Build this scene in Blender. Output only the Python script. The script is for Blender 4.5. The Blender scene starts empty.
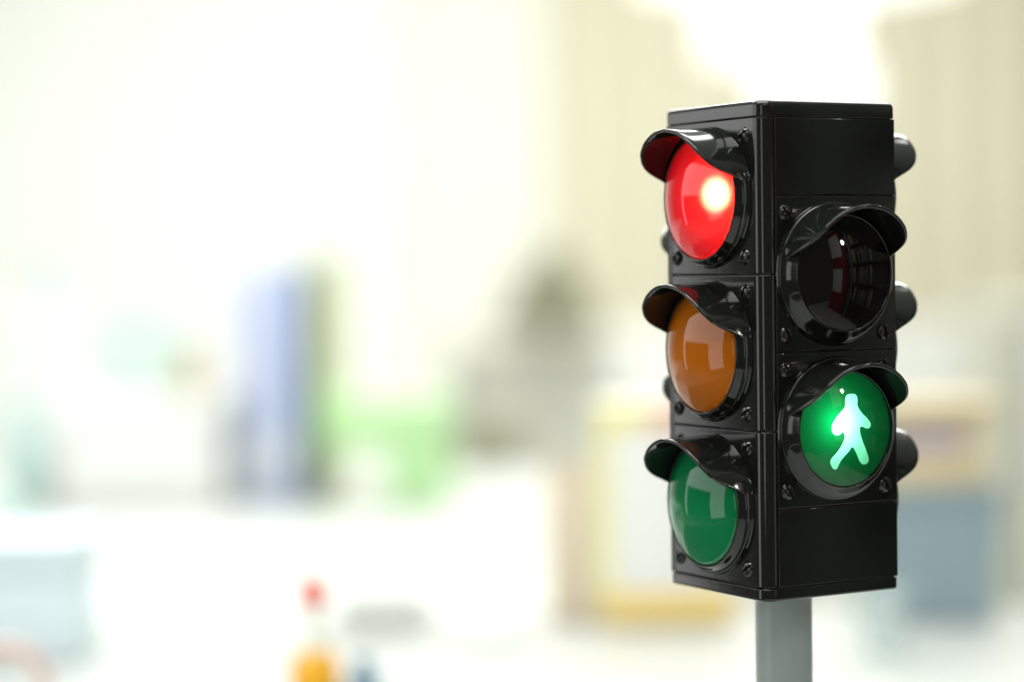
import bpy, bmesh, math, random
from mathutils import Vector, Matrix
R = math.radians
random.seed(7)
scene = bpy.context.scene
C = scene.collection

# ---------------------------------------------------------------- camera
CAM = Vector((-0.1125, -0.953, 0.3085))
cam_data = bpy.data.cameras.new('camera')
cam = bpy.data.objects.new('camera', cam_data)
C.objects.link(cam)
cam.matrix_world = (Matrix.Translation(CAM) @ Matrix.Rotation(R(90 - 2.035), 4, 'X')
                    @ Matrix.Rotation(R(-0.81), 4, 'Z'))
cam_data.sensor_width = 22.3
cam_data.lens = 49.63
cam_data.clip_start = 0.01
cam_data.clip_end = 60
cam_data.dof.use_dof = True
cam_data.dof.focus_distance = 0.924
cam_data.dof.aperture_fstop = 1.4
scene.camera = cam

# ---------------------------------------------------------------- world and lamps (indoors: no sky, no sun)
world = bpy.data.worlds.new('World')
scene.world = world
world.use_nodes = True
bg = world.node_tree.nodes['Background']
bg.inputs['Color'].default_value = (0.97, 1.0, 0.95, 1)
bg.inputs['Strength'].default_value = 0.13


def area(name, loc, target, sx, sy, radiance, col=(0.985, 1, 0.985)):
    d = bpy.data.lights.new(name, 'AREA')
    d.shape = 'RECTANGLE'
    d.size, d.size_y = sx, sy
    d.energy = radiance * math.pi * sx * sy      # a lamp of that radiance
    d.color = col
    o = bpy.data.objects.new(name, d)
    C.objects.link(o)
    o.location = loc
    o.rotation_euler = (Vector(target) - Vector(loc)).to_track_quat('-Z', 'Y').to_euler()
    return o


area('ceiling_lamp_far', (-0.2, 3.1, 1.84), (-0.2, 3.2, 0), 3.0, 1.2, 12.0)
area('ceiling_lamp_mid', (-0.3, 1.2, 1.84), (-0.3, 1.2, 0), 2.4, 0.5, 8.5)
area('ceiling_lamp_near', (-0.2, -0.25, 1.84), (-0.2, -0.25, 0), 1.6, 0.5, 15.0)
area('ceiling_lamp_back', (0.2, -2.3, 1.84), (0.2, -2.3, 0), 1.4, 0.35, 12.0)
area('streak_light_back', (-1.3, -3.0, 0.5), (0, 0, 0.3), 0.5, 1.3, 2.4)  # unseen panel added behind the camera to streak the rounded corner
dot = bpy.data.lights.new('shelf_lamp', 'POINT')          # small bulb mirrored as a dot in the walk lenses
dot.energy = 7.0
dot.shadow_soft_size = 0.035
dot.color = (1, 1, 0.95)
dot_o = bpy.data.objects.new('shelf_lamp', dot)
C.objects.link(dot_o)
dot_o.location = (1.36, -0.74, 0.86)
# added area lights standing in for the bright wall mirrored in the coloured lenses
area('wall_standin_upper', (-1.75, 0.05, 0.80), (0, 0.05, 0.80), 1.9, 0.75, 2.4)
area('wall_standin_lower', (-1.75, -0.60, 0.08), (0, -0.60, 0.08), 0.6, 0.68, 2.4)
area('wall_standin_slim', (-1.75, 0.90, 0.12), (0, 0.90, 0.12), 0.12, 0.6, 2.4)

scene.view_settings.view_transform = 'Standard'
scene.view_settings.look = 'None'
scene.view_settings.exposure = 0
scene.view_settings.gamma = 1

# ---------------------------------------------------------------- materials
MATS = {}


def mat(name, col, rough=0.4, spec=0.5, bump=0.0, bscale=400, vary=0.0, metal=0.0, coat=0.0, rvar=0.0):
    if name in MATS:
        return MATS[name]
    m = bpy.data.materials.new(name)
    m.use_nodes = True
    nt = m.node_tree
    b = nt.nodes['Principled BSDF']
    b.inputs['Base Color'].default_value = (*col, 1)
    b.inputs['Roughness'].default_value = rough
    b.inputs['Specular IOR Level'].default_value = spec
    b.inputs['Metallic'].default_value = metal
    b.inputs['Coat Weight'].default_value = coat
    tc = nt.nodes.new('ShaderNodeTexCoord')
    if bump or vary or rvar:
        n = nt.nodes.new('ShaderNodeTexNoise')
        n.inputs['Scale'].default_value = bscale
        n.inputs['Detail'].default_value = 4
        nt.links.new(tc.outputs['Object'], n.inputs['Vector'])
    if bump:
        bp = nt.nodes.new('ShaderNodeBump')
        bp.inputs['Strength'].default_value = bump
        bp.inputs['Distance'].default_value = 0.0004
        nt.links.new(n.outputs['Fac'], bp.inputs['Height'])
        nt.links.new(bp.outputs['Normal'], b.inputs['Normal'])
    if vary:
        n2 = nt.nodes.new('ShaderNodeTexNoise')
        n2.inputs['Scale'].default_value = bscale * 0.08
        nt.links.new(tc.outputs['Object'], n2.inputs['Vector'])
        mx = nt.nodes.new('ShaderNodeMix')
        mx.data_type = 'RGBA'
        mx.inputs[6].default_value = (*[c * (1 - vary) for c in col], 1)
        mx.inputs[7].default_value = (*[min(1, c * (1 + vary)) for c in col], 1)
        nt.links.new(n2.outputs['Fac'], mx.inputs[0])
        nt.links.new(mx.outputs[2], b.inputs['Base Color'])
    if rvar:
        n3 = nt.nodes.new('ShaderNodeTexNoise')
        n3.inputs['Scale'].default_value = 60
        n3.inputs['Detail'].default_value = 8
        nt.links.new(tc.outputs['Object'], n3.inputs['Vector'])
        mr = nt.nodes.new('ShaderNodeMapRange')
        mr.inputs['To Min'].default_value = max(0.02, rough - rvar)
        mr.inputs['To Max'].default_value = rough + rvar
        nt.links.new(n3.outputs['Fac'], mr.inputs['Value'])
        nt.links.new(mr.outputs['Result'], b.inputs['Roughness'])
    MATS[name] = m
    return m


def emis(name, col, s):
    m = bpy.data.materials.new(name)
    m.use_nodes = True
    nt = m.node_tree
    nt.nodes.remove(nt.nodes['Principled BSDF'])
    e = nt.nodes.new('ShaderNodeEmission')
    e.inputs['Color'].default_value = (*col, 1)
    e.inputs['Strength'].default_value = s
    nt.links.new(e.outputs[0], nt.nodes['Material Output'].inputs['Surface'])
    MATS[name] = m
    return m


def glossy_over(name, under, rough=0.03, ior=1.49, bump=0.0):
    """clear gloss over a list of (bsdf type, colour, weight); used for the signal lenses"""
    m = bpy.data.materials.new(name)
    m.use_nodes = True
    nt = m.node_tree
    nt.nodes.remove(nt.nodes['Principled BSDF'])
    out = nt.nodes['Material Output']
    cur = None
    tot = 0
    for typ, col, w in under:
        s = nt.nodes.new(typ)
        s.inputs['Color'].default_value = (*col, 1)
        if typ == 'ShaderNodeBsdfRefraction':
            s.inputs['IOR'].default_value = 1.0
            s.inputs['Roughness'].default_value = 0.5
        if cur is None:
            cur = s
        else:
            mx = nt.nodes.new('ShaderNodeMixShader')
            mx.inputs[0].default_value = w / (tot + w)
            nt.links.new(cur.outputs[0], mx.inputs[1])
            nt.links.new(s.outputs[0], mx.inputs[2])
            cur = mx
        tot += w
    g = nt.nodes.new('ShaderNodeBsdfGlossy')
    g.inputs['Roughness'].default_value = rough
    fr = nt.nodes.new('ShaderNodeFresnel')
    fr.inputs['IOR'].default_value = ior
    if bump:
        tc = nt.nodes.new('ShaderNodeTexCoord')
        n = nt.nodes.new('ShaderNodeTexNoise')
        n.inputs['Scale'].default_value = 90
        nt.links.new(tc.outputs['Object'], n.inputs['Vector'])
        bp = nt.nodes.new('ShaderNodeBump')
        bp.inputs['Strength'].default_value = bump
        bp.inputs['Distance'].default_value = 0.0003
        nt.links.new(n.outputs['Fac'], bp.inputs['Height'])
        nt.links.new(bp.outputs['Normal'], g.inputs['Normal'])
    mx = nt.nodes.new('ShaderNodeMixShader')
    geo = nt.nodes.new('ShaderNodeNewGeometry')      # the inner side of a lens is matt
    inv = nt.nodes.new('ShaderNodeMath')
    inv.operation = 'SUBTRACT'
    inv.inputs[0].default_value = 1.0
    nt.links.new(geo.outputs['Backfacing'], inv.inputs[1])
    mul = nt.nodes.new('ShaderNodeMath')
    mul.operation = 'MULTIPLY'
    nt.links.new(fr.outputs[0], mul.inputs[0])
    nt.links.new(inv.outputs[0], mul.inputs[1])
    nt.links.new(mul.outputs[0], mx.inputs[0])
    nt.links.new(cur.outputs[0], mx.inputs[1])
    nt.links.new(g.outputs[0], mx.inputs[2])
    nt.links.new(mx.outputs[0], out.inputs['Surface'])
    MATS[name] = m
    return m


BLACK = mat('black_plastic', (0.0072, 0.0079, 0.0066), 0.075, 0.5, bump=0.02, bscale=260, rvar=0.03)
VISOR = mat('black_visor_plastic', (0.0072, 0.0079, 0.0066), 0.10, 0.5, bump=0.02, bscale=260, rvar=0.035)
SCREW = mat('black_screw_plastic', (0.009, 0.0095, 0.008), 0.12, 0.6)
CORE = mat('dark_core', (0.004, 0.004, 0.004), 0.6)
POLE = mat('grey_pole_paint', (0.32, 0.37, 0.352), 0.34, 0.4, bump=0.05, bscale=900, vary=0.05)
REFL = mat('lamp_reflector', (0.12, 0.12, 0.12), 0.5)
T_, D_, X_ = 'ShaderNodeBsdfTranslucent', 'ShaderNodeBsdfDiffuse', 'ShaderNodeBsdfTransparent'
RED = glossy_over('red_lens', [(T_, (0.9, 0.021, 0.016), 0.6), (D_, (0.80, 0.003, 0.045), 0.4)], 0.04, bump=0.02)
AMBER = glossy_over('amber_lens', [(D_, (0.47, 0.118, 0.001), 1.0)], 0.04, bump=0.02)
GREEN = glossy_over('green_lens', [(D_, (0.0, 0.185, 0.058), 1.0)], 0.04, bump=0.02)
DARK = glossy_over('dark_lens', [(D_, (0.004, 0.003, 0.003), 1.0)], 0.03)
CLEAR_GREEN = glossy_over('clear_green_lens', [(X_, (0.28, 0.95, 0.65), 1.0)], 0.03)
PLATE = glossy_over('dim_green_plate', [(D_, (0.0, 0.05, 0.022), 0.6), (T_, (0.0, 0.22, 0.085), 0.4)], 0.3)
MAN = glossy_over('lit_pictogram', [(T_, (0.95, 0.95, 0.95), 1.0)], 0.4)


# ---------------------------------------------------------------- object helpers
def tag(o, label, cat=None, group=None, kind=None):
    if label:
        o['label'] = label
    if cat:
        o['category'] = cat
    if group:
        o['group'] = group
    if kind:
        o['kind'] = kind
    return o


def empty(name, loc=(0, 0, 0), rz=0.0):
    o = bpy.data.objects.new(name, None)
    C.objects.link(o)
    o.location = loc
    o.rotation_euler = (0, 0, rz)
    o.empty_display_size = 0.02
    return o


def finish(bm, name, m, parent=None, smooth=35, loc=None, rot=None, wn=False):
    bmesh.ops.recalc_face_normals(bm, faces=bm.faces)
    me = bpy.data.meshes.new(name)
    bm.to_mesh(me)
    bm.free()
    if smooth:
        for p in me.polygons:
            p.use_smooth = True
        me.set_sharp_from_angle(angle=R(smooth))
    me.materials.append(m)
    o = bpy.data.objects.new(name, me)
    C.objects.link(o)
    if parent:
        o.parent = parent
    if loc:
        o.location = loc
    if rot:
        o.rotation_euler = rot
    if wn:
        w = o.modifiers.new('normals', 'WEIGHTED_NORMAL')
        w.keep_sharp = True
    return o


def clone(o, name, parent, matrix=None):
    c = o.copy()
    c.name = name
    C.objects.link(c)
    c.parent = parent
    if matrix is not None:
        c.matrix_local = matrix
    return c


def lathe(bm, prof, seg=72, closed_end=False, mapf=None):
    """prof: list of (r, p); spun about the local p axis (a, z plane)"""
    rings = []
    for r, p in prof:
        if r < 1e-9:
            rings.append([bm.verts.new(mapf(0, 0, p))])
        else:
            rings.append([bm.verts.new(mapf(r * math.cos(2 * math.pi * i / seg), r * math.sin(2 * math.pi * i / seg), p))
                          for i in range(seg)])
    for A, B in zip(rings, rings[1:]):
        for i in range(seg):
            j = (i + 1) % seg
            if len(A) == 1 and len(B) > 1:
                bm.faces.new((A[0], B[i], B[j]))
            elif len(B) == 1 and len(A) > 1:
                bm.faces.new((A[i], A[j], B[0]))
            elif len(A) > 1:
                bm.faces.new((A[i], A[j], B[j], B[i]))


# ---------------------------------------------------------------- the toy traffic light (mm, scaled to m)
MM = 0.001
HB = 33.9                    # half the width of the body
POLE_H = 170.0
RF = 5.8                     # radius of the front and back body corners
light = empty('traffic_light', (0, 0, 0), R(29.52))
tag(light, 'glossy black four-sided toy traffic light on a grey pole, red and green walking figure lit', 'traffic light')


def face_frame(kind):
    """maps (a along face to the right seen from outside, z, p outward) to toy coordinates in metres"""
    if kind == 'left':      # normal -X, right of it is the front corner (-y)
        n, u = Vector((-1, 0, 0)), Vector((0, -1, 0))
    elif kind == 'right':   # normal -Y
        n, u = Vector((0, -1, 0)), Vector((1, 0, 0))
    elif kind == 'back_right':
        n, u = Vector((1, 0, 0)), Vector((0, 1, 0))
    else:
        n, u = Vector((0, 1, 0)), Vector((-1, 0, 0))
    return n, u


def mapper(kind, a0, z0):
    n, u = face_frame(kind)

    def f(a, z, p):
        a += a0
        lim = HB - RF
        if kind in ('left', 'back_right') and a > lim:     # wraps round the rounded corner
            s = a - lim
            arc = RF * math.pi / 2
            rr = RF + p
            if s <= arc:
                t = s / RF
                aa = lim + rr * math.sin(t)
                pp = HB - RF + rr * math.cos(t)
            else:
                aa = HB + p
                pp = HB - RF - (s - arc)
            v = u * aa + n * pp
        else:
            v = u * a + n * (HB + p)
        return Vector((v.x, v.y, z + z0 + POLE_H)) * MM
    return f


def plate(name, kind, amin, amax, z0, z1, hole=None, parent=None, ac=0.0):
    """moulded plate with rounded edges, a round hole at (ac, mid) if hole is given"""
    zc = (z0 + z1) / 2
    hz = (z1 - z0) / 2
    f = mapper(kind, 0, zc)
    bm = bmesh.new()
    lim = HB - RF
    ins = 0.5
    a0, a1 = amin + ins, amax - ins
    h = hz - ins
    wrap = amax > lim + 1.0 and kind in ('left', 'back_right')
    ar = lim if wrap else a1
    cols = [lim + RF * math.pi / 2 * i / 10 for i in range(1, 11)] + [a1] if wrap else []
    V = {}

    def v(a, z, p=0.0):
        k = (round(a, 4), round(z, 4), round(p, 4))
        if k not in V:
            V[k] = bm.verts.new(f(a, z, p))
        return V[k]
    N = 64
    if hole:
        angs = sorted(set([2 * math.pi * i / N for i in range(N)] +
                          [math.atan2(sz * h, aa - ac) % (2 * math.pi) for sz in (-1, 1) for aa in (a0, ar)]))
        outer = []
        for t in angs:
            ca, sa = math.cos(t), math.sin(t)
            k = min(((ar - ac) / ca if ca > 1e-9 else 1e9), ((a0 - ac) / ca if ca < -1e-9 else 1e9),
                    (h / sa if sa > 1e-9 else 1e9), (-h / sa if sa < -1e-9 else 1e9))
            outer.append((ac + k * ca, k * sa))
        inner = [(ac + hole * math.cos(t), hole * math.sin(t)) for t in angs]
    else:
        outer = [(ar, -h), (ar, h), (a0, h), (a0, -h)]
        inner = None
    outer = [(round(a, 4), round(z, 4)) for a, z in outer]
    n = len(outer)
    if inner:
        for i in range(n):
            j = (i + 1) % n
            bm.faces.new((v(*inner[i]), v(*inner[j]), v(*outer[j]), v(*outer[i])))
        for i in range(n):
            j = (i + 1) % n
            bm.faces.new((v(*inner[i]), v(*inner[i], -3.0), v(*inner[j], -3.0), v(*inner[j])))
    else:
        bm.faces.new([v(*q) for q in outer])
    bound = list(outer)
    if wrap:
        # strip of columns round the corner, using the same points on the shared edge
        edge = sorted([q for q in outer if abs(q[0] - round(ar, 4)) < 1e-3], key=lambda q: q[1])
        prev = edge
        for c in cols:
            cur = [(c, q[1]) for q in edge]
            for i in range(len(edge) - 1):
                bm.faces.new((v(*prev[i]), v(*cur[i]), v(*cur[i + 1]), v(*prev[i + 1])))
            prev = cur
        rest = [q for q in outer if abs(q[0] - round(ar, 4)) >= 1e-3]
        # perimeter: bottom along columns, up the end, back along the top, then the rest in order
        idx = [i for i, q in enumerate(outer) if abs(q[0] - round(ar, 4)) < 1e-3]
        start = outer.index(edge[-1])
        ordered = [outer[(start + k) % n] for k in range(n)]
        mid = [q for q in ordered if abs(q[0] - round(ar, 4)) >= 1e-3]
        bound = ([edge[0]] + [(c, edge[0][1]) for c in cols] + [(cols[-1], q[1]) for q in edge[1:]]
                 + [(c, edge[-1][1]) for c in reversed(cols[:-1])] + [edge[-1]] + mid)
    # rounded rim and side walls
    amid = (a0 + a1) / 2

    def off(q, d):
        a, z = q
        if abs(a - round(a1, 4)) < 1e-3:
            a += d
        elif abs(a - round(a0, 4)) < 1e-3:
            a -= d
        if abs(abs(z) - round(h, 4)) < 1e-3:
            z += d if z > 0 else -d
        return a, z
    prev = [v(*q) for q in bound]
    for d, p in ((0.2, -0.05), (0.38, -0.18), (0.5, -0.5), (0.5, -3.4)):
        cur = [bm.verts.new(f(*off(q, d), p)) for q in bound]
        for i in range(len(bound)):
            j = (i + 1) % len(bound)
            try:
                bm.faces.new((prev[i], prev[j], cur[j], cur[i]))
            except ValueError:
                pass
        prev = cur
    return finish(bm, name, BLACK, parent, 40, wn=True)


def slab(name, z0, z1, edge_top, edge_bot, grow, m):
    """cap and base: square slab, front and back corners round, rounded rims"""
    def loop(d, z):
        out = []
        hh = HB + d
        for (cx, cy, r0, t0) in ((-1, -1, RF, 180), (1, -1, 2.0, 270), (1, 1, RF, 0), (-1, 1, 2.0, 90)):
            r = max(0.3, r0 + d)
            for i in range(9):
                t = R(t0 + 90 * i / 8)
                out.append((cx * (hh - r) + r * math.cos(t), cy * (hh - r) + r * math.sin(t), z))
        return out
    bm = bmesh.new()
    prof = []
    for i in range(6):
        t = R(90 * i / 5)
        prof.append((grow - edge_bot * (1 - math.sin(t)), z0 + edge_bot * (1 - math.cos(t))))
    for i in range(6):
        t = R(90 * i / 5)
        prof.append((grow - edge_top * (1 - math.cos(t)), z1 - edge_top * (1 - math.sin(t))))
    prev = None
    rows = []
    for d, z in prof:
        rows.append([bm.verts.new(Vector((x, y, zz + POLE_H)) * MM) for x, y, zz in loop(d, z)])
    for A, B in zip(rows, rows[1:]):
        for i in range(len(A)):
            j = (i + 1) % len(A)
            bm.faces.new((A[i], A[j], B[j], B[i]))
    bm.faces.new(rows[0][::-1])
    bm.faces.new(rows[-1])
    return finish(bm, name, m, light, 40, wn=True)


slab('cap', 194.35, 200.9, 2.4, 0.4, 0.15, BLACK)
slab('base_plate', 0.0, 5.0, 0.4, 1.2, 0.1, BLACK)
# inner core and the ribs behind the seams, seen only as darkness in the seams
bm = bmesh.new()


def core_box(x0, x1, y0, y1, z0, z1):
    bmesh.ops.create_cube(bm, size=1, matrix=Matrix.Translation(Vector(((x0 + x1) / 2, (y0 + y1) / 2, (z0 + z1) / 2 + POLE_H)) * MM)
                          @ Matrix.Diagonal(((x1 - x0) * MM, (y1 - y0) * MM, (z1 - z0) * MM, 1)))


core_box(-14, 14, -14, 14, 5.2, 194.2)
q = HB - 0.9
for zz in (3.0, 191.5):
    core_box(-q, q, -q + 5, q - 5, zz, zz + 4.5)
    core_box(-q + 5, q - 5, -q, q, zz + 0.1, zz + 4.4)
    core_box(q - 6, q - 0.3, -q + 0.3, -q + 6, zz + 0.2, zz + 4.3)
    core_box(-q + 0.3, -q + 6, q - 6, q - 0.3, zz + 0.2, zz + 4.3)
for zz in (68.3, 131.3):
    core_box(-q, -HB + 3.3, -HB + 4, HB - 4, zz - 2, zz + 2)
    core_box(HB - 3.3, q, -HB + 4, HB - 4, zz - 2, zz + 2)
for zz in (36.8, 99.8, 162.8):
    core_box(-HB + 8, HB - 4, -q, -HB + 3.3, zz - 2, zz + 2)
    core_box(-HB + 4, HB - 8, HB - 3.3, q, zz - 2, zz + 2)
core_box(-HB + 5.0, -HB + 8.6, -HB + 1.0, -HB + 3.2, 6, 193)
core_box(HB - 8.6, HB - 5.0, HB - 3.2, HB - 1.0, 6, 193)
finish(bm, 'core', CORE, light, 0)

# visor profile: reach from the face as a function of the angle from the top
PV = [(0, 22.9), (20, 22.4), (35, 21.9), (48, 20.6), (57, 18.3), (62, 16.3), (66, 13.8), (69.5, 10.6), (72.5, 7.2), (75.5, 4.2), (78, 2.4)]


def reach(t):
    t = abs(t)
    for (t0, p0), (t1, p1) in zip(PV, PV[1:]):
        if t <= t1:
            k = (t - t0) / (t1 - t0)
            return p0 + (p1 - p0) * k
    return PV[-1][1]


def smooth_reach(t):
    return sum(reach(max(-78, min(78, t + d))) for d in (-2, -1, 0, 1, 2)) / 5


def build_visor(kind, ac, zc, rb, rr, name='visor', parent=None):
    f = mapper(kind, 0, zc)
    bm = bmesh.new()
    rows = []
    th = 1.5
    NT = 10
    for i in range(79):
        t = -78 + 156 * i / 78
        P = smooth_reach(t)
        ca, sa = math.sin(R(t)), math.cos(R(t))
        sec = []
        for k in range(NT + 1):
            q = k / NT
            e = (1 - q) ** 3
            r = rr + (rb - rr) * e
            sec.append((r, 0.2 + (P - 0.2 - 0.5) * q))
        for w in range(1, 6):                     # rounded lip
            s = R(180 * w / 6)
            sec.append((rr - th / 2 + th / 2 * math.cos(s), P - 0.5 + 0.6 * math.sin(s)))
        for k in range(NT, -1, -1):
            q = k / NT
            sec.append((rr - th, 0.2 + (P - 0.2 - 0.5) * q))
        rows.append([bm.verts.new(f(ac + r * ca, r * sa, p)) for r, p in sec])
    for A, B in zip(rows, rows[1:]):
        for i in range(len(A) - 1):
            bm.faces.new((A[i], A[i + 1], B[i + 1], B[i]))
    bm.faces.new(rows[0])
    bm.faces.new(rows[-1][::-1])
    return finish(bm, name, VISOR, parent, 60)


def build_bezel(kind, ac, zc, rl, pl, rb, parent):
    """shallow conical collar: rb at the face, rising to the lens seat of radius rl at reach pl"""
    f = mapper(kind, ac, zc)
    bm = bmesh.new()
    prof = [(rb + 0.5, -0.2), (rb + 0.4, 0.15), (rb + 0.15, 0.5), (rb + 0.05, 1.1), (rb, 1.6), (rb - 0.15, 1.95), (rb - 0.45, 2.15), (rb - 0.8, 2.2)]
    for k in (0.33, 0.67):
        prof.append((rb - 0.8 + (rl + 1.0 - rb + 0.8) * k, 2.2 + (pl - 0.1 - 2.2) * k - 0.25))
    prof += [(rl + 1.0, pl - 0.1), (rl + 0.75, pl + 0.15), (rl + 0.45, pl + 0.2), (rl + 0.2, pl + 0.05), (rl + 0.1, pl - 0.4),
             (rl + 0.1, pl - 1.2), (rl + 0.1, -1.5)]
    lathe(bm, prof, 96, mapf=f)
    return finish(bm, 'bezel', BLACK, parent, 50)


def build_lens(kind, ac, zc, rl, dome, m, p0=3.0, name='lens', parent=None):
    f = mapper(kind, ac, zc)
    bm = bmesh.new()
    rs = (rl * rl + dome * dome) / (2 * dome)
    tm = math.asin(rl / rs)
    prof = [(rl, p0 - 1.5), (rl, p0 - 0.4)]
    for i in range(15):
        t = tm * (1 - i / 14)
        prof.append((rs * math.sin(t) if i < 14 else 0.0, p0 + rs * math.cos(t) - (rs - dome)))
    lathe(bm, prof, 96, mapf=f)
    return finish(bm, name, m, parent, 60)


def build_cup(kind, ac, zc, rl, depth, parent):
    f = mapper(kind, ac, zc)
    bm = bmesh.new()
    lathe(bm, [(rl + 0.6, -1.3), (rl - 0.5, -2.0), (rl - 1.5, -4), (rl - 5, -depth + 2), (rl - 8, -depth), (0, -depth)], 48, mapf=f)
    return finish(bm, 'reflector', REFL, parent, 40)


_screw = None


def screw_mesh():
    bm = bmesh.new()
    rad, hgt = 3.25, 1.5
    xs = []
    for k in range(5):
        xs.append((-rad + (rad - 0.55) * (k / 4) ** 0.8, 1))
    xs += [(-0.5, 0), (0.5, 0)]
    for k in range(5):
        xs.append((0.55 + (rad - 0.55) * (1 - ((4 - k) / 4) ** 0.8), 1))
    cols = []
    for x, up in xs:
        yy = math.sqrt(max(0.02, rad * rad - x * x))
        col = []
        for j in range(9):
            y = -yy * math.cos(math.pi * j / 8)
            rr = (x * x + y * y) / (rad * rad)
            z = 0.35 + (hgt - 0.35) * math.sqrt(max(0, 1 - min(1, rr) ** 1.6))
            if not up:
                z = min(z, 0.3)
            col.append(bm.verts.new(Vector((x, y, z)) * MM))
        cols.append(col)
    for A, B in zip(cols, cols[1:]):
        for j in range(8):
            bm.faces.new((A[j], B[j], B[j + 1], A[j + 1]))
    # short cylinder wall under the head
    seg = 32
    top = [bm.verts.new(Vector((rad * math.cos(2 * math.pi * i / seg), rad * math.sin(2 * math.pi * i / seg), 0.36)) * MM) for i in range(seg)]
    mid = [bm.verts.new(Vector(((rad + .15) * math.cos(2 * math.pi * i / seg), (rad + .15) * math.sin(2 * math.pi * i / seg), 0.15)) * MM) for i in range(seg)]
    bot = [bm.verts.new(Vector(((rad + .15) * math.cos(2 * math.pi * i / seg), (rad + .15) * math.sin(2 * math.pi * i / seg), -0.3)) * MM) for i in range(seg)]
    for A, B in ((top, mid), (mid, bot)):
        for i in range(seg):
            j = (i + 1) % seg
            bm.faces.new((A[i], A[j], B[j], B[i]))
    bmesh.ops.recalc_face_normals(bm, faces=bm.faces)
    me = bpy.data.meshes.new('screw')
    bm.to_mesh(me)
    bm.free()
    for p in me.polygons:
        p.use_smooth = True
    me.set_sharp_from_angle(angle=R(40))
    me.materials.append(SCREW)
    return me


SCREW_ME = screw_mesh()


def add_screw(kind, a, z, parent, ang):
    f = mapper(kind, 0, 0)
    n, u = face_frame(kind)
    w = Vector((0, 0, 1))
    M = Matrix((u, w, n)).transposed()
    o = bpy.data.objects.new('screw', SCREW_ME)
    C.objects.link(o)
    o.parent = parent
    o.matrix_local = Matrix.Translation(f(a, z, 0.05)) @ M.to_4x4() @ Matrix.Rotation(ang, 4, 'Z')


def led(kind, a, z, p, col, power, radius, name, parent):
    d = bpy.data.lights.new(name, 'POINT')
    d.color = col
    d.energy = power
    d.shadow_soft_size = radius
    o = bpy.data.objects.new(name, d)
    C.objects.link(o)
    o.parent = parent
    o.location = mapper(kind, 0, 0)(a, z, p)
    return o


def traffic_face(kind, mats, lit):
    ac = -2.0
    for i in range(3):
        z0 = 5.3 + 63.0 * (2 - i)
        zc = z0 + 31.5
        nm = ('red', 'amber', 'green')[i]
        mod = plate('signal_module', kind, -HB + 3.6, HB - RF + RF * math.pi / 2 + 6.6 - RF, z0 + 0.17, z0 + 62.83,
                    27.0, light, ac)
        mod['label'] = f'black square module holding the {nm} traffic lens'
        build_bezel(kind, ac, zc, 25.0, 5.4, 28.7, mod)
        build_visor(kind, ac, zc, 29.2, 28.0, 'visor', mod)
        build_lens(kind, ac, zc, 25.0, 7.5, mats[i], 5.4, name='lens', parent=mod)['label'] = \
            (f'glowing {nm} domed lens' if lit == i else f'unlit {nm} domed lens')
        for sa in (-1, 1):
            for sz in (-1, 1):
                add_screw(kind, ac + sa * 24.5, zc + sz * 24.4, mod, R(random.uniform(-60, -10)))
        if lit == i:
            build_cup(kind, ac, zc, 25.0, 13, mod)
            led(kind, ac + 16.5, zc + 1.0, 4.9, (1.0, 0.65, 0.38), LED_RED, 0.0016, 'red_lamp', mod)
            d = bpy.data.lights.new('red_lamp_beam', 'SPOT')      # the diode throws a beam at the lens
            d.color = (1.0, 0.66, 0.42)
            d.energy = BEAM_RED
            d.spot_size = R(72)
            d.spot_blend = 1.0
            d.shadow_soft_size = 0.001
            o = bpy.data.objects.new('red_lamp_beam', d)
            C.objects.link(o)
            o.parent = mod
            g = mapper(kind, 0, 0)
            p0_, p1_ = g(ac + 14.5, zc + 1.0, -3.0), g(ac + 17.5, zc + 1.0, 8.0)
            o.location = p0_
            o.rotation_euler = (p1_ - p0_).to_track_quat('-Z', 'Y').to_euler()


MAN_PTS = [(305, 213), (318, 214), (328, 222), (331, 238), (328, 262), (345, 288), (368, 312), (381, 330), (379, 344), (366, 349),
           (340, 333), (337, 362), (350, 402), (366, 442), (373, 470), (364, 483), (349, 485), (337, 472), (328, 445), (310, 408),
           (296, 432), (270, 456), (258, 476), (250, 496), (236, 494), (225, 472), (229, 455), (252, 434), (272, 405), (284, 376),
           (276, 350), (262, 366), (245, 366), (233, 352), (232, 330), (248, 302), (270, 278), (285, 262), (284, 240), (287, 222), (294, 215)]


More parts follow.
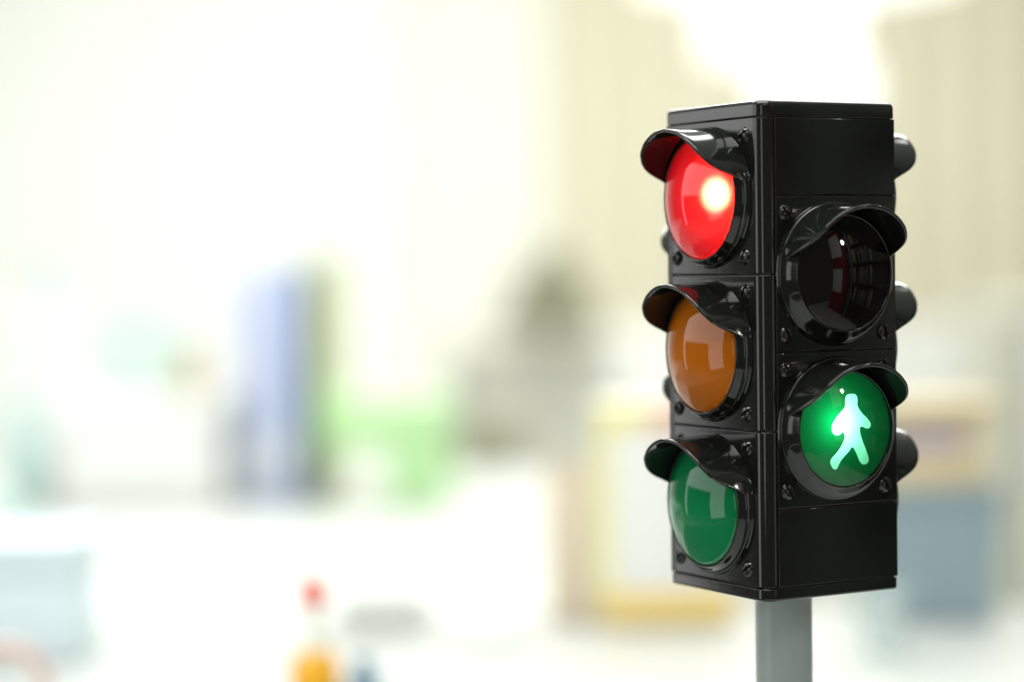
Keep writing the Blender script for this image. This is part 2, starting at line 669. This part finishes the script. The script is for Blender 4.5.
def ped_face(kind, lit):
    ac = 2.5
    amin, amax = -HB + 6.95, HB - 0.05
    plate('blank_panel', kind, amin, amax, 5.3 + 0.1, 5.3 + 31.33, None, light)
    plate('blank_panel', kind, amin, amax, 5.3 + 157.67, 5.3 + 188.85, None, light)
    for i in range(2):
        z0 = 5.3 + 31.5 + 63.0 * (1 - i)
        zc = z0 + 31.5
        mod = plate('signal_module', kind, amin, amax, z0 + 0.17, z0 + 62.83, 26.0, light, ac)
        mod['label'] = 'black square module holding the ' + ('dark stop lens' if i == 0 else 'green walking figure lens')
        build_bezel(kind, ac, zc, 23.0, 6.6, 29.0, mod)
        build_visor(kind, ac, zc, 28.9, 27.3, 'visor', mod)
        if i == 0:
            build_lens(kind, ac, zc, 23.0, 4.6, DARK, 6.6, name='lens', parent=mod)['label'] = 'unlit dark domed lens'
        else:
            build_lens(kind, ac, zc, 23.0, 4.6, CLEAR_GREEN, 6.6, name='lens', parent=mod)['label'] = 'clear green domed lens over the lit figure'
        for sa in (-1, 1):
            for sz in (-1, 1):
                add_screw(kind, ac + sa * 24.6, zc + sz * 24.4, mod, R(random.uniform(10, 40)))
        if i == 1 and lit:
            build_cup(kind, ac, zc, 23.0, 15, mod)
            f = mapper(kind, ac, zc)
            # dim plate with the figure cut out of it, the pale figure in the opening, the lamp behind
            sm = [((X - 281) / 7.5, (345 - Y) / 9.39) for X, Y in MAN_PTS]
            for _ in range(2):
                nx = []
                for k in range(len(sm)):
                    A, B = sm[k], sm[(k + 1) % len(sm)]
                    nx.append((A[0] * .75 + B[0] * .25, A[1] * .75 + B[1] * .25))
                    nx.append((A[0] * .25 + B[0] * .75, A[1] * .25 + B[1] * .75))
                sm = nx
            fat = []
            for k in range(len(sm)):
                A, B = sm[k - 1], sm[(k + 1) % len(sm)]
                dx, dz = B[0] - A[0], B[1] - A[1]
                L = math.hypot(dx, dz) or 1
                fat.append((sm[k][0] - dz / L * 0.15, sm[k][1] + dx / L * 0.15))
            sm = fat
            bm = bmesh.new()
            ring = [bm.verts.new(f(23.05 * math.cos(2 * math.pi * k / 96), 23.05 * math.sin(2 * math.pi * k / 96), 5.5)) for k in range(96)]
            inner = [bm.verts.new(f(a, z, 5.5)) for a, z in sm]
            es = []
            for lp in (ring, inner):
                for k in range(len(lp)):
                    es.append(bm.edges.new((lp[k], lp[(k + 1) % len(lp)])))
            bmesh.ops.triangle_fill(bm, use_beauty=True, use_dissolve=False, edges=es)
            finish(bm, 'pictogram_plate', PLATE, mod, 0)
            bm = bmesh.new()
            bm.faces.new([bm.verts.new(f(a * 1.005, z * 1.005, 5.35)) for a, z in sm])
            o = finish(bm, 'walking_figure', MAN, mod, 0)
            o['label'] = 'glowing walking pedestrian figure'
            led(kind, ac - 5.0, zc + 3.0, -2.5, (0.70, 1.0, 0.74), LED_GREEN, 0.002, 'green_lamp', mod)


LED_RED = 0.04
BEAM_RED = 2.2
LED_GREEN = 0.038
traffic_face('left', (RED, AMBER, GREEN), 0)
ped_face('right', True)
traffic_face('back_right', (RED, AMBER, GREEN), -1)
ped_face('back_left', False)

# pole and foot
bm = bmesh.new()
fm = lambda a, b, p: Vector((a, b, p)) * MM
lathe(bm, [(11.9, 6), (11.9, POLE_H - 0.2), (0, POLE_H - 0.2)], 64, mapf=fm)
finish(bm, 'pole', POLE, light, 40)
bm = bmesh.new()
lathe(bm, [(0, 0.0), (62, 0.0), (63, 1.0), (62.5, 4), (58, 7), (20, 12), (14, 16), (12.4, 24), (11.95, 24.2)], 64, mapf=fm)
finish(bm, 'foot', BLACK, light, 40)


# ---------------------------------------------------------------- the place around it
def rbox(bm, x0, x1, y0, y1, z0, z1, bev=0.0):
    mtx = Matrix.Translation(((x0 + x1) / 2, (y0 + y1) / 2, (z0 + z1) / 2)) @ Matrix.Diagonal((x1 - x0, y1 - y0, z1 - z0, 1))
    r = bmesh.ops.create_cube(bm, size=1, matrix=mtx)
    if bev:
        es = list({e for v in r['verts'] for e in v.link_edges})
        bmesh.ops.bevel(bm, geom=es, offset=bev, segments=2, affect='EDGES', profile=0.5)


def box(name, m, x0, x1, y0, y1, z0, z1, parent=None, bev=0.0):
    bm = bmesh.new()
    rbox(bm, x0, x1, y0, y1, z0, z1, bev)
    return finish(bm, name, m, parent, 40)


DESKM = mat('desk_laminate', (0.53, 0.545, 0.515), 0.35, bump=0.02, bscale=200)
WHITE = mat('white_laminate', (0.80, 0.81, 0.79), 0.35, bump=0.02, bscale=200)
WALLM = mat('white_wall_paint', (0.80, 0.81, 0.76), 0.7, bump=0.1, bscale=120)
FLOORM = mat('pale_floor', (0.56, 0.57, 0.53), 0.4, vary=0.08, bscale=60)
STEEL = mat('grey_steel', (0.45, 0.46, 0.45), 0.35, metal=0.6)


def spin(name, m, prof, loc, parent=None, seg=40, sm=40):
    bm = bmesh.new()
    lathe(bm, prof, seg, mapf=lambda a, b, p: Vector((a, b, p)))
    o = finish(bm, name, m, parent, sm)
    o.location = loc
    return o


box('floor', FLOORM, -4.5, 4.5, -2.0, 5.6, -0.80, -0.75)['kind'] = 'structure'
box('wall', WALLM, -4.5, 4.5, 5.25, 5.40, -0.75, 1.90)['kind'] = 'structure'
box('ceiling', WALLM, -4.5, 4.5, -2.0, 5.6, 1.90, 1.95)['kind'] = 'structure'


def desk(label, x0, x1, y0, y1, panel=False):
    d = empty('desk', ((x0 + x1) / 2, (y0 + y1) / 2, -0.75))
    tag(d, label, 'desk')
    cx, cy = d.location.x, d.location.y
    box('desk_top', DESKM, x0 - cx, x1 - cx, y0 - cy, y1 - cy, 0.715, 0.749, d, 0.003)
    for sx in (x0 - cx + 0.03, x1 - cx - 0.07):
        for sy in (y0 - cy + 0.03, y1 - cy - 0.07):
            box('leg', WHITE, sx, sx + 0.04, sy, sy + 0.04, 0.0, 0.7149, d, 0.003)
    if panel:
        box('front_panel', WHITE, x0 - cx + 0.08, x1 - cx - 0.08, y0 - cy + 0.03, y0 - cy + 0.05, 0.15, 0.7148, d)
    return d


desk('white desk that carries the traffic light and the small bottles', -0.60, 0.335, -0.60, 1.03)
desk('second white desk further back on the left under the binders', -1.60, -0.06, 1.045, 2.40, True)


MATM = mat('dark_added_mat', (0.05, 0.06, 0.052), 0.6, bump=0.1, bscale=300)  # dark sheet added out of view to dim the desk's reflection in the lenses
mt = box('added_mat', MATM, -0.58, -0.16, -0.55, 0.40, 0.0, 0.003, None, 0.001)
tag(mt, 'unseen dark mat added to darken the low reflections in the coloured lenses', 'desk mat')

# curtains: folded cloth with thickness
def curtain(name, label, m, x0, x1, z0, z1, y, folds, amp):
    bm = bmesh.new()
    n = folds * 10
    rows = []
    for zz in (z0, (z0 + z1) / 2, z1):
        top = []
        for side in (0, 1):
            row = []
            for i in range(n + 1):
                t = i / n
                ph = t * folds * 2 * math.pi
                yy = y + amp * math.sin(ph + 0.6 * math.sin(t * 9)) * (0.8 + 0.3 * math.sin(t * 17)) + side * 0.006
                row.append(bm.verts.new((x0 + (x1 - x0) * t, yy, zz)))
            top.append(row)
        rows.append(top)
    for A, B in zip(rows, rows[1:]):
        for side in (0, 1):
            for i in range(n):
                bm.faces.new((A[side][i], A[side][i + 1], B[side][i + 1], B[side][i]))
        for i in (0, n):
            bm.faces.new((A[0][i], A[1][i], B[1][i], B[0][i]))
    for k in (0, 2):
        for i in range(n):
            bm.faces.new((rows[k][0][i], rows[k][0][i + 1], rows[k][1][i + 1], rows[k][1][i]))
    o = finish(bm, name, m, None, 60)
    return tag(o, label, 'curtain')


TAN = mat('tan_curtain_cloth', (0.64, 0.605, 0.455), 0.8, bump=0.2, bscale=300)
CREAM = mat('cream_curtain_cloth', (0.76, 0.76, 0.67), 0.8, bump=0.2, bscale=300)
curtain('curtain', 'tan curtain with soft vertical folds behind the traffic light', TAN, 0.0, 1.75, -0.1, 1.80, 5.20, 13, 0.016)
curtain('curtain', 'pale cream curtain left of the tan one', CREAM, -0.42, -0.004, -0.1, 1.80, 5.215, 4, 0.012)

# lit lamp hanging in front of the curtain
GLOW = emis('lamp_glow', (1.0, 1.0, 0.94), 1.8)
lp = empty('hanging_lamp', (0.47, 3.60, 1.90))
tag(lp, 'blown-out white lamp glowing above the traffic light', 'lamp')
spin('shade', GLOW, [(0.0, -0.99), (0.29, -0.99), (0.33, -1.02), (0.33, -1.04), (0.29, -1.05), (0, -1.05)], (0, 0, 0), lp)
box('diffuser', GLOW, -0.19, 0.10, -0.12, 0.12, -1.20, -1.0505, lp, 0.035)
box('lower_diffuser', GLOW, -0.075, 0.127, -0.11, 0.11, -1.33, -1.2002, lp, 0.03)
spin('rod', STEEL, [(0.01, -1.02), (0.01, -0.001)], (0, 0, 0), lp, 16)

# low pale cabinet under the curtain
PALE = mat('pale_grey_laminate', (0.66, 0.67, 0.62), 0.45, bump=0.05, bscale=80)
cb = empty('low_cabinet', (0.63, 4.25, -0.75))
tag(cb, 'pale low cabinet below the tan curtain', 'cabinet')
box('carcass', PALE, -0.55, 0.85, -0.2, 0.2, 0.0, 0.90, cb, 0.004)
for k in range(3):
    dr = box('door', PALE, -0.54 + k * 0.463, -0.54 + k * 0.463 + 0.455, -0.219, -0.2005, 0.03, 0.87, cb, 0.003)
    box('handle', STEEL, -0.54 + k * 0.463 + 0.40, -0.54 + k * 0.463 + 0.412, -0.234, -0.2195, 0.55, 0.70, dr)
OLIVE = mat('olive_grey_laminate', (0.36, 0.36, 0.29), 0.5)
pn = empty('tall_locker', (0.70, 2.35, -0.75))
tag(pn, 'olive grey locker edge at the right border of the picture', 'locker')
box('carcass', OLIVE, -0.115, 0.30, -0.15, 0.25, 0.0, 0.985, pn, 0.004)
box('door', WHITE, -0.085, 0.29, -0.168, -0.1505, 0.03, 0.96, pn, 0.003)

# swivel chair with an olive headrest
OLV = mat('olive_chair_cloth', (0.25, 0.25, 0.165), 0.8, bump=0.3, bscale=300)
GREYP = mat('light_grey_chair', (0.64, 0.64, 0.56), 0.5)
MIDG = mat('mid_grey_chair', (0.46, 0.46, 0.40), 0.5)
ch = empty('office_chair', (-0.06, 3.25, -0.75))
tag(ch, 'pale office chair with a dark olive headrest in the background', 'chair')


def cushion(name, m, pts, y0, y1, parent, bev):
    bm = bmesh.new()
    f0 = [bm.verts.new((x, y0, z)) for x, z in pts]
    f1 = [bm.verts.new((x, y1, z)) for x, z in pts]
    bm.faces.new(f0)
    bm.faces.new(f1[::-1])
    for i in range(len(pts)):
        j = (i + 1) % len(pts)
        bm.faces.new((f0[i], f1[i], f1[j], f0[j]))
    bmesh.ops.bevel(bm, geom=list(bm.edges), offset=bev, segments=3, affect='EDGES')
    return finish(bm, name, m, parent, 50)


cushion('headrest', OLV, [(-0.09, 0.925), (0.125, 0.925), (0.09, 0.99), (0.055, 1.075), (0.005, 1.09), (-0.04, 1.02)], -0.04, 0.03, ch, 0.012)
cushion('backrest', GREYP, [(-0.13, 0.62), (0.14, 0.62), (0.15, 0.91), (-0.14, 0.92)], 0.035, 0.075, ch, 0.012)
cushion('side_frame', MIDG, [(-0.175, 0.50), (-0.141, 0.50), (-0.141, 0.915), (-0.165, 0.915)], 0.0, 0.08, ch, 0.006)
cushion('armrest', OLV, [(-0.145, 0.665), (-0.03, 0.665), (-0.03, 0.765), (-0.145, 0.775)], -0.26, -0.05, ch, 0.02)
cushion('seat', MIDG, [(-0.16, 0.41), (0.10, 0.41), (0.10, 0.49), (-0.16, 0.49)], -0.28, 0.06, ch, 0.02)
spin('column', STEEL, [(0.03, 0.06), (0.03, 0.4095)], (-0.03, -0.1, 0), ch, 20)
for k in range(5):
    t = 2 * math.pi * k / 5
    bm = bmesh.new()
    rbox(bm, 0.0, 0.24, -0.02, 0.02, 0.025, 0.06, 0.004)
    o = finish(bm, 'foot_arm', MIDG, ch, 40)
    o.location = (-0.03, -0.1, -0.025)
    o.rotation_euler = (0, 0, t)


# stationery on the second desk
def binder(label, m, x0, x1, y0, y1, z1, z0=0.0, tilt=0.0):
    cx, cy = (x0 + x1) / 2, (y0 + y1) / 2
    b = empty('binder', (cx, cy, z0))
    tag(b, label, 'binder')
    hx, hy, h = (x1 - x0) / 2, (y1 - y0) / 2, z1 - z0
    box('spine', m, -hx, hx, -hy, -hy + 0.004, 0.0, h, b, 0.0015)
    for sx in (-1, 1):
        box('cover', m, sx * hx - (0.003 if sx > 0 else 0), sx * hx + (0.003 if sx < 0 else 0), -hy + 0.0042, hy, 0.0, h, b)
    box('paper', WHITE, -hx + 0.005, hx - 0.005, -hy + 0.012, hy - 0.004, 0.003, h - 0.008, b)
    box('spine_label', WHITE, -hx * 0.55, hx * 0.55, -hy - 0.0012, -hy - 0.0002, h * 0.12, h * 0.26, b)
    return b


BLUE = mat('blue_card', (0.46, 0.53, 0.77), 0.4)
PBLUE = mat('pale_blue_card', (0.62, 0.66, 0.80), 0.4)
OLG = mat('olive_green_card', (0.56, 0.60, 0.36), 0.4)
binder('pale blue binder standing on the second desk', PBLUE, -0.478, -0.432, 2.02, 2.28, 0.290).rotation_euler = (0, R(-4), R(8))
binder('deeper blue binder beside the green container', BLUE, -0.425, -0.380, 2.00, 2.26, 0.305).rotation_euler = (0, 0, R(-5))
binder('olive green binder right of the blue binders', OLG, -0.372, -0.348, 2.03, 2.29, 0.318)
LG = mat('light_green_plastic', (0.49, 0.76, 0.39), 0.35)
DG = mat('grass_green_plastic', (0.45, 0.68, 0.32), 0.35)
gb = empty('green_container', (-0.27, 2.0, 0.0))
tag(gb, 'light green plastic container beside the blue binders', 'container')
box('tub', LG, -0.005, 0.078, -0.08, 0.08, 0.0, 0.070, gb, 0.006)
box('lid', LG, -0.070, 0.075, -0.085, 0.085, 0.0705, 0.138, gb, 0.006)
box('clip', DG, -0.092, -0.0705, -0.05, 0.05, 0.055, 0.138, gb, 0.003)

# left end: boxes, jars and packs
wb = empty('white_carton', (-0.575, 2.0, 0.0))
tag(wb, 'low white carton left of the blue binders', 'box')
box('tray', WHITE, -0.112, 0.090, -0.09, 0.13, 0.0, 0.098, wb, 0.003)
box('lid', WHITE, -0.115, 0.093, -0.093, 0.133, 0.0985, 0.138, wb, 0.003)
BRN = mat('brown_jar_glass', (0.5, 0.38, 0.2), 0.2)
jr = empty('brown_jar', (-0.525, 1.97, 0.1385))
tag(jr, 'small brown jar standing on the low white carton', 'jar')
spin('jar_body', BRN, [(0, 0), (0.015, 0), (0.0165, 0.003), (0.0165, 0.038), (0.012, 0.046), (0.012, 0.05), (0, 0.05)], (0, 0, 0), jr)
spin('lid', mat('beige_lid', (0.5, 0.42, 0.32), 0.4), [(0, 0.0505), (0.0135, 0.0505), (0.0135, 0.064), (0, 0.064)], (0, 0, 0), jr)
MINT = mat('mint_card', (0.62, 0.76, 0.69), 0.5)
mp = empty('mint_packet', (-0.605, 2.06, 0.1385))
tag(mp, 'pale mint packet behind the brown jar', 'packet')
box('packet_body', MINT, -0.055, 0.055, -0.02, 0.02, 0.0, 0.095, mp, 0.004)
box('flap', MINT, -0.05, 0.05, -0.008, 0.008, 0.0952, 0.113, mp, 0.003)
tb = empty('tall_white_carton', (-0.745, 2.08, 0.0))
tag(tb, 'taller white carton near the left border', 'box')
box('tray', WHITE, -0.045, 0.045, -0.06, 0.06, 0.0, 0.205, tb, 0.003)
box('lid', WHITE, -0.048, 0.048, -0.063, 0.063, 0.2055, 0.25, tb, 0.003)
TEAL = mat('teal_plastic', (0.5, 0.72, 0.66), 0.3)


def bottle(label, body, capm, x, y, z, r, h, hc):
    b = empty('bottle', (x, y, z))
    tag(b, label, 'bottle')
    spin('bottle_body', body, [(0, 0), (r * .92, 0), (r, r * .1), (r, h * .62), (r * .8, h * .74), (r * .45, h * .82), (r * .42, h - hc), (0, h - hc)], (0, 0, 0), b)
    spin('bottle_cap', capm, [(0, h - hc + .0003), (r * .55, h - hc + .0003), (r * .55, h - .001), (r * .5, h), (0, h)], (0, 0, 0), b)
    return b


bottle('small teal bottle on top of the taller white carton', mat('pale_teal', (0.62, 0.78, 0.72), 0.3), TEAL, -0.723, 2.08, 0.2503, 0.017, 0.07, 0.012)
bottle('teal bottle on the desk at the left border', TEAL, TEAL, -0.735, 1.94, 0.0003, 0.021, 0.135, 0.02)
bottle('shorter teal bottle in front at the left border', TEAL, WHITE, -0.690, 1.62, 0.0003, 0.016, 0.06, 0.01)

# on the first desk
PB = mat('powder_blue_card', (0.64, 0.75, 0.79), 0.5)
pb = empty('powder_blue_box', (-0.505, 0.86, 0.0))
tag(pb, 'powder blue box at the lower left border', 'box')
box('tray', PB, -0.055, 0.052, -0.05, 0.05, 0.0, 0.068, pb, 0.003)
box('lid', PB, -0.057, 0.054, -0.052, 0.052, 0.0685, 0.098, pb, 0.003)
PINK = mat('pink_tape', (0.66, 0.46, 0.40), 0.35)
tr = empty('tape_roll', (-0.452, 0.55, 0.030))
tag(tr, 'pink tape roll standing on edge in the lower left corner', 'tape roll')
tr.rotation_euler = (R(90), 0, R(12))
spin('tape', PINK, [(0.022, -0.008), (0.030, -0.008), (0.030, 0.008), (0.022, 0.008), (0.022, -0.008)], (0, 0, 0), tr, 48)
spin('tape_core', WHITE, [(0.0195, -0.008), (0.0218, -0.008), (0.0218, 0.008), (0.0195, 0.008), (0.0195, -0.008)], (0, 0, 0), tr, 48)

AMB = mat('amber_liquid', (0.80, 0.40, 0.02), 0.15)
REDC = mat('red_cap_plastic', (0.72, 0.08, 0.03), 0.35)
FROST = mat('frosted_plastic', (0.70, 0.73, 0.62), 0.3)
gl = empty('glue_bottle', (-0.2465, 0.55, 0.0003))
tag(gl, 'small amber bottle with a thin pale neck and red tip', 'bottle')
spin('bottle_body', AMB, [(0, 0), (0.016, 0), (0.0172, 0.002), (0.0172, 0.040), (0.0145, 0.048), (0.011, 0.052), (0, 0.052)], (0, 0, 0), gl)
spin('neck', FROST, [(0.0108, 0.0522), (0.0105, 0.056), (0.0062, 0.061), (0.0038, 0.078), (0.0036, 0.082), (0, 0.082)], (0, 0, 0), gl)
spin('tip', REDC, [(0, 0.0822), (0.0085, 0.0822), (0.0095, 0.085), (0.009, 0.095), (0.006, 0.099), (0, 0.099)], (0, 0, 0), gl)
NAVY = mat('dark_blue_plastic', (0.16, 0.26, 0.34), 0.3)
bottle('small dark blue bottle beside the amber bottle', NAVY, NAVY, -0.214, 0.555, 0.0003, 0.0125, 0.046, 0.016)

GREYB = mat('grey_card_cover', (0.60, 0.62, 0.58), 0.5)
nb = empty('grey_notebook', (-0.222, 0.96, 0.0003))
tag(nb, 'grey notebook stack lying on the white desk', 'notebook')
box('pages', GREYB, -0.036, 0.036, -0.045, 0.045, 0.002, 0.030, nb)
box('cover', GREYB, -0.038, 0.038, -0.047, 0.047, 0.0302, 0.036, nb, 0.001)
box('cover', GREYB, -0.038, 0.038, -0.047, 0.047, 0.0, 0.0018, nb)

# crumpled clear packet with glints
CEL = glossy_over('cellophane', [(X_, (0.95, 0.97, 0.95), 0.75), (D_, (0.8, 0.82, 0.8), 0.25)], 0.02)
bm = bmesh.new()
bmesh.ops.create_icosphere(bm, subdivisions=3, radius=1)
for v in bm.verts:
    k = 1 + 0.16 * random.uniform(-1, 1)
    v.co = Vector((v.co.x * 0.034 * k, v.co.y * 0.026 * k, 0.0165 + v.co.z * 0.013 * k))
pk = finish(bm, 'cellophane_packet', CEL, None, 0)
pk.location = (-0.138, 0.85, 0.0)
tag(pk, 'crumpled clear packet glinting on the white desk', 'packet')

# white package with yellow edges
YEL = mat('yellow_print', (0.86, 0.81, 0.36), 0.4)
ORG = mat('orange_yellow_print', (0.85, 0.62, 0.16), 0.4)
ROSE = mat('rose_print', (0.75, 0.42, 0.36), 0.4)
yp = empty('yellow_edged_package', (0.014, 0.985, 0.0003))
tag(yp, 'white package with yellow edges behind the traffic light', 'package')
box('carton', WHITE, -0.056, 0.058, -0.03, 0.03, 0.0, 0.188, yp, 0.003)
box('side_band', YEL, -0.0565, -0.045, -0.0322, -0.0304, 0.026, 0.165, yp)
box('top_band', YEL, -0.0565, 0.0585, -0.0324, -0.0304, 0.1652, 0.187, yp)
box('bottom_band', ORG, -0.0565, 0.0585, -0.0326, -0.0304, 0.004, 0.0258, yp)
box('rose_patch', ROSE, -0.012, 0.030, -0.0336, -0.0325, 0.165, 0.185, yp)
BEI = mat('beige_card', (0.66, 0.56, 0.42), 0.6)
bc = empty('beige_carton', (-0.066, 1.0, 0.0003))
tag(bc, 'narrow beige carton left of the yellow edged package', 'box')
box('carton', BEI, -0.019, 0.019, -0.022, 0.022, 0.0, 0.120, bc, 0.002)
box('flap', BEI, -0.019, 0.019, -0.0225, -0.0205, 0.1203, 0.134, bc)

# slate blue tote with a tan carton set in it
SLATE = mat('slate_blue_plastic', (0.27, 0.36, 0.40), 0.4)
TANB = mat('tan_card', (0.66, 0.55, 0.34), 0.6)
PLUM = mat('plum_print', (0.42, 0.36, 0.42), 0.5)
tt = empty('slate_blue_bin', (0.236, 0.985, 0.0003))
tag(tt, 'slate blue bin on the desk right of the traffic light', 'bin')
bm = bmesh.new()
lo = [(-0.053, -0.035), (0.053, -0.035), (0.053, 0.035), (-0.053, 0.035)]
hi = [(-0.059, -0.040), (0.059, -0.040), (0.059, 0.040), (-0.059, 0.040)]
A = [bm.verts.new((x, y, 0.0)) for x, y in lo]
B = [bm.verts.new((x, y, 0.112)) for x, y in hi]
Ci = [bm.verts.new((x * .94, y * .92, 0.112)) for x, y in hi]
Di = [bm.verts.new((x * .94, y * .92, 0.004)) for x, y in lo]
for P, Q in ((A, B), (B, Ci), (Ci, Di)):
    for i in range(4):
        bm.faces.new((P[i], P[(i + 1) % 4], Q[(i + 1) % 4], Q[i]))
bm.faces.new(A)
bm.faces.new(Di)
finish(bm, 'bin_body', SLATE, tt, 0)
box('rim', SLATE, -0.0615, 0.0615, -0.0432, -0.0405, 0.104, 0.113, tt)
tc_ = empty('tan_carton', (0.236, 0.985, 0.0046))
tag(tc_, 'tan carton standing up out of the slate blue bin', 'box')
box('carton', TANB, -0.048, 0.048, -0.030, 0.030, 0.0, 0.170, tc_, 0.002)
box('flap', TANB, -0.054, 0.060, -0.038, 0.034, 0.1702, 0.182, tc_, 0.002)
box('printed_band', PLUM, -0.040, 0.030, -0.0318, -0.0304, 0.138, 0.158, tc_)
GLASS = glossy_over('clear_plastic_cup', [(X_, (0.93, 0.96, 0.95), 0.8), (D_, (0.8, 0.85, 0.85), 0.2)], 0.02)
cp = spin('clear_cup', GLASS, [(0, 0.0), (0.015, 0.0), (0.019, 0.055), (0.0182, 0.055), (0.0144, 0.002), (0, 0.002)], (0.172, 0.80, 0.0003), None, 40)
tag(cp, 'clear plastic cup in front of the slate blue bin', 'cup')

# ---------------------------------------------------------------- bookcase mirrored in the dark lens (right of the picture)
DWOOD = mat('dark_wood', (0.06, 0.066, 0.056), 0.4, vary=0.3, bscale=80)
REDM = mat('red_locker_paint', (0.30, 0.015, 0.015), 0.35)
rl = empty('red_locker', (1.75, -1.27, -0.75))
tag(rl, 'red locker with white notices, mirrored in the dark lens', 'locker')
box('carcass', REDM, 0.0, 0.35, -0.26, 0.30, 0.0, 2.2, rl, 0.01)
box('notice', WHITE, -0.012, -0.0005, -0.24, 0.20, 1.45, 2.05, rl)
box('notice', WHITE, -0.012, -0.0005, -0.22, 0.16, 0.55, 1.15, rl)
bk = empty('bookcase', (1.75, -0.10, -0.75))
tag(bk, 'dark bookcase mirrored in the unlit lens', 'bookcase')
box('back_panel', DWOOD, 0.27, 0.29, -0.84, 0.84, 0.0, 2.2, bk)
for k in range(6):
    box('shelf', DWOOD, 0.0, 0.2695, -0.818, 0.818, 0.02 + k * 0.40, 0.05 + k * 0.40, bk)
for sy in (-0.84, 0.82):
    box('side_panel', DWOOD, 0.0, 0.2695, sy, sy + 0.02, 0.0, 2.2, bk)
box('band_strip', mat('grey_band_strip', (0.17, 0.19, 0.17), 0.5), -0.06, -0.02, -0.665, -0.625, 0.0, 2.2, bk)  # unseen strip added so a lighter band mirrors in the right face
bcols = [(0.10, 0.11, 0.10), (0.10, 0.12, 0.10), (0.28, 0.29, 0.22), (0.22, 0.05, 0.04), (0.10, 0.13, 0.09), (0.12, 0.2, 0.14)]
for k in range(1, 5):
    y = -0.90
    for j in range(9):
        w = random.uniform(0.05, 0.11)
        hh = random.uniform(0.22, 0.32)
        bb = box('book', mat('book_cover_%d' % (j % 6), bcols[j % 6], 0.5), 1.80, 1.98, y, y + w, -0.75 + 0.0505 + k * 0.40, -0.75 + 0.05 + k * 0.40 + hh, None, 0.002)
        tag(bb, 'thick book on a shelf of the mirrored bookcase', 'book', 'books on the mirrored bookcase')
        y += w + random.choice((0.002, 0.002, 0.06))
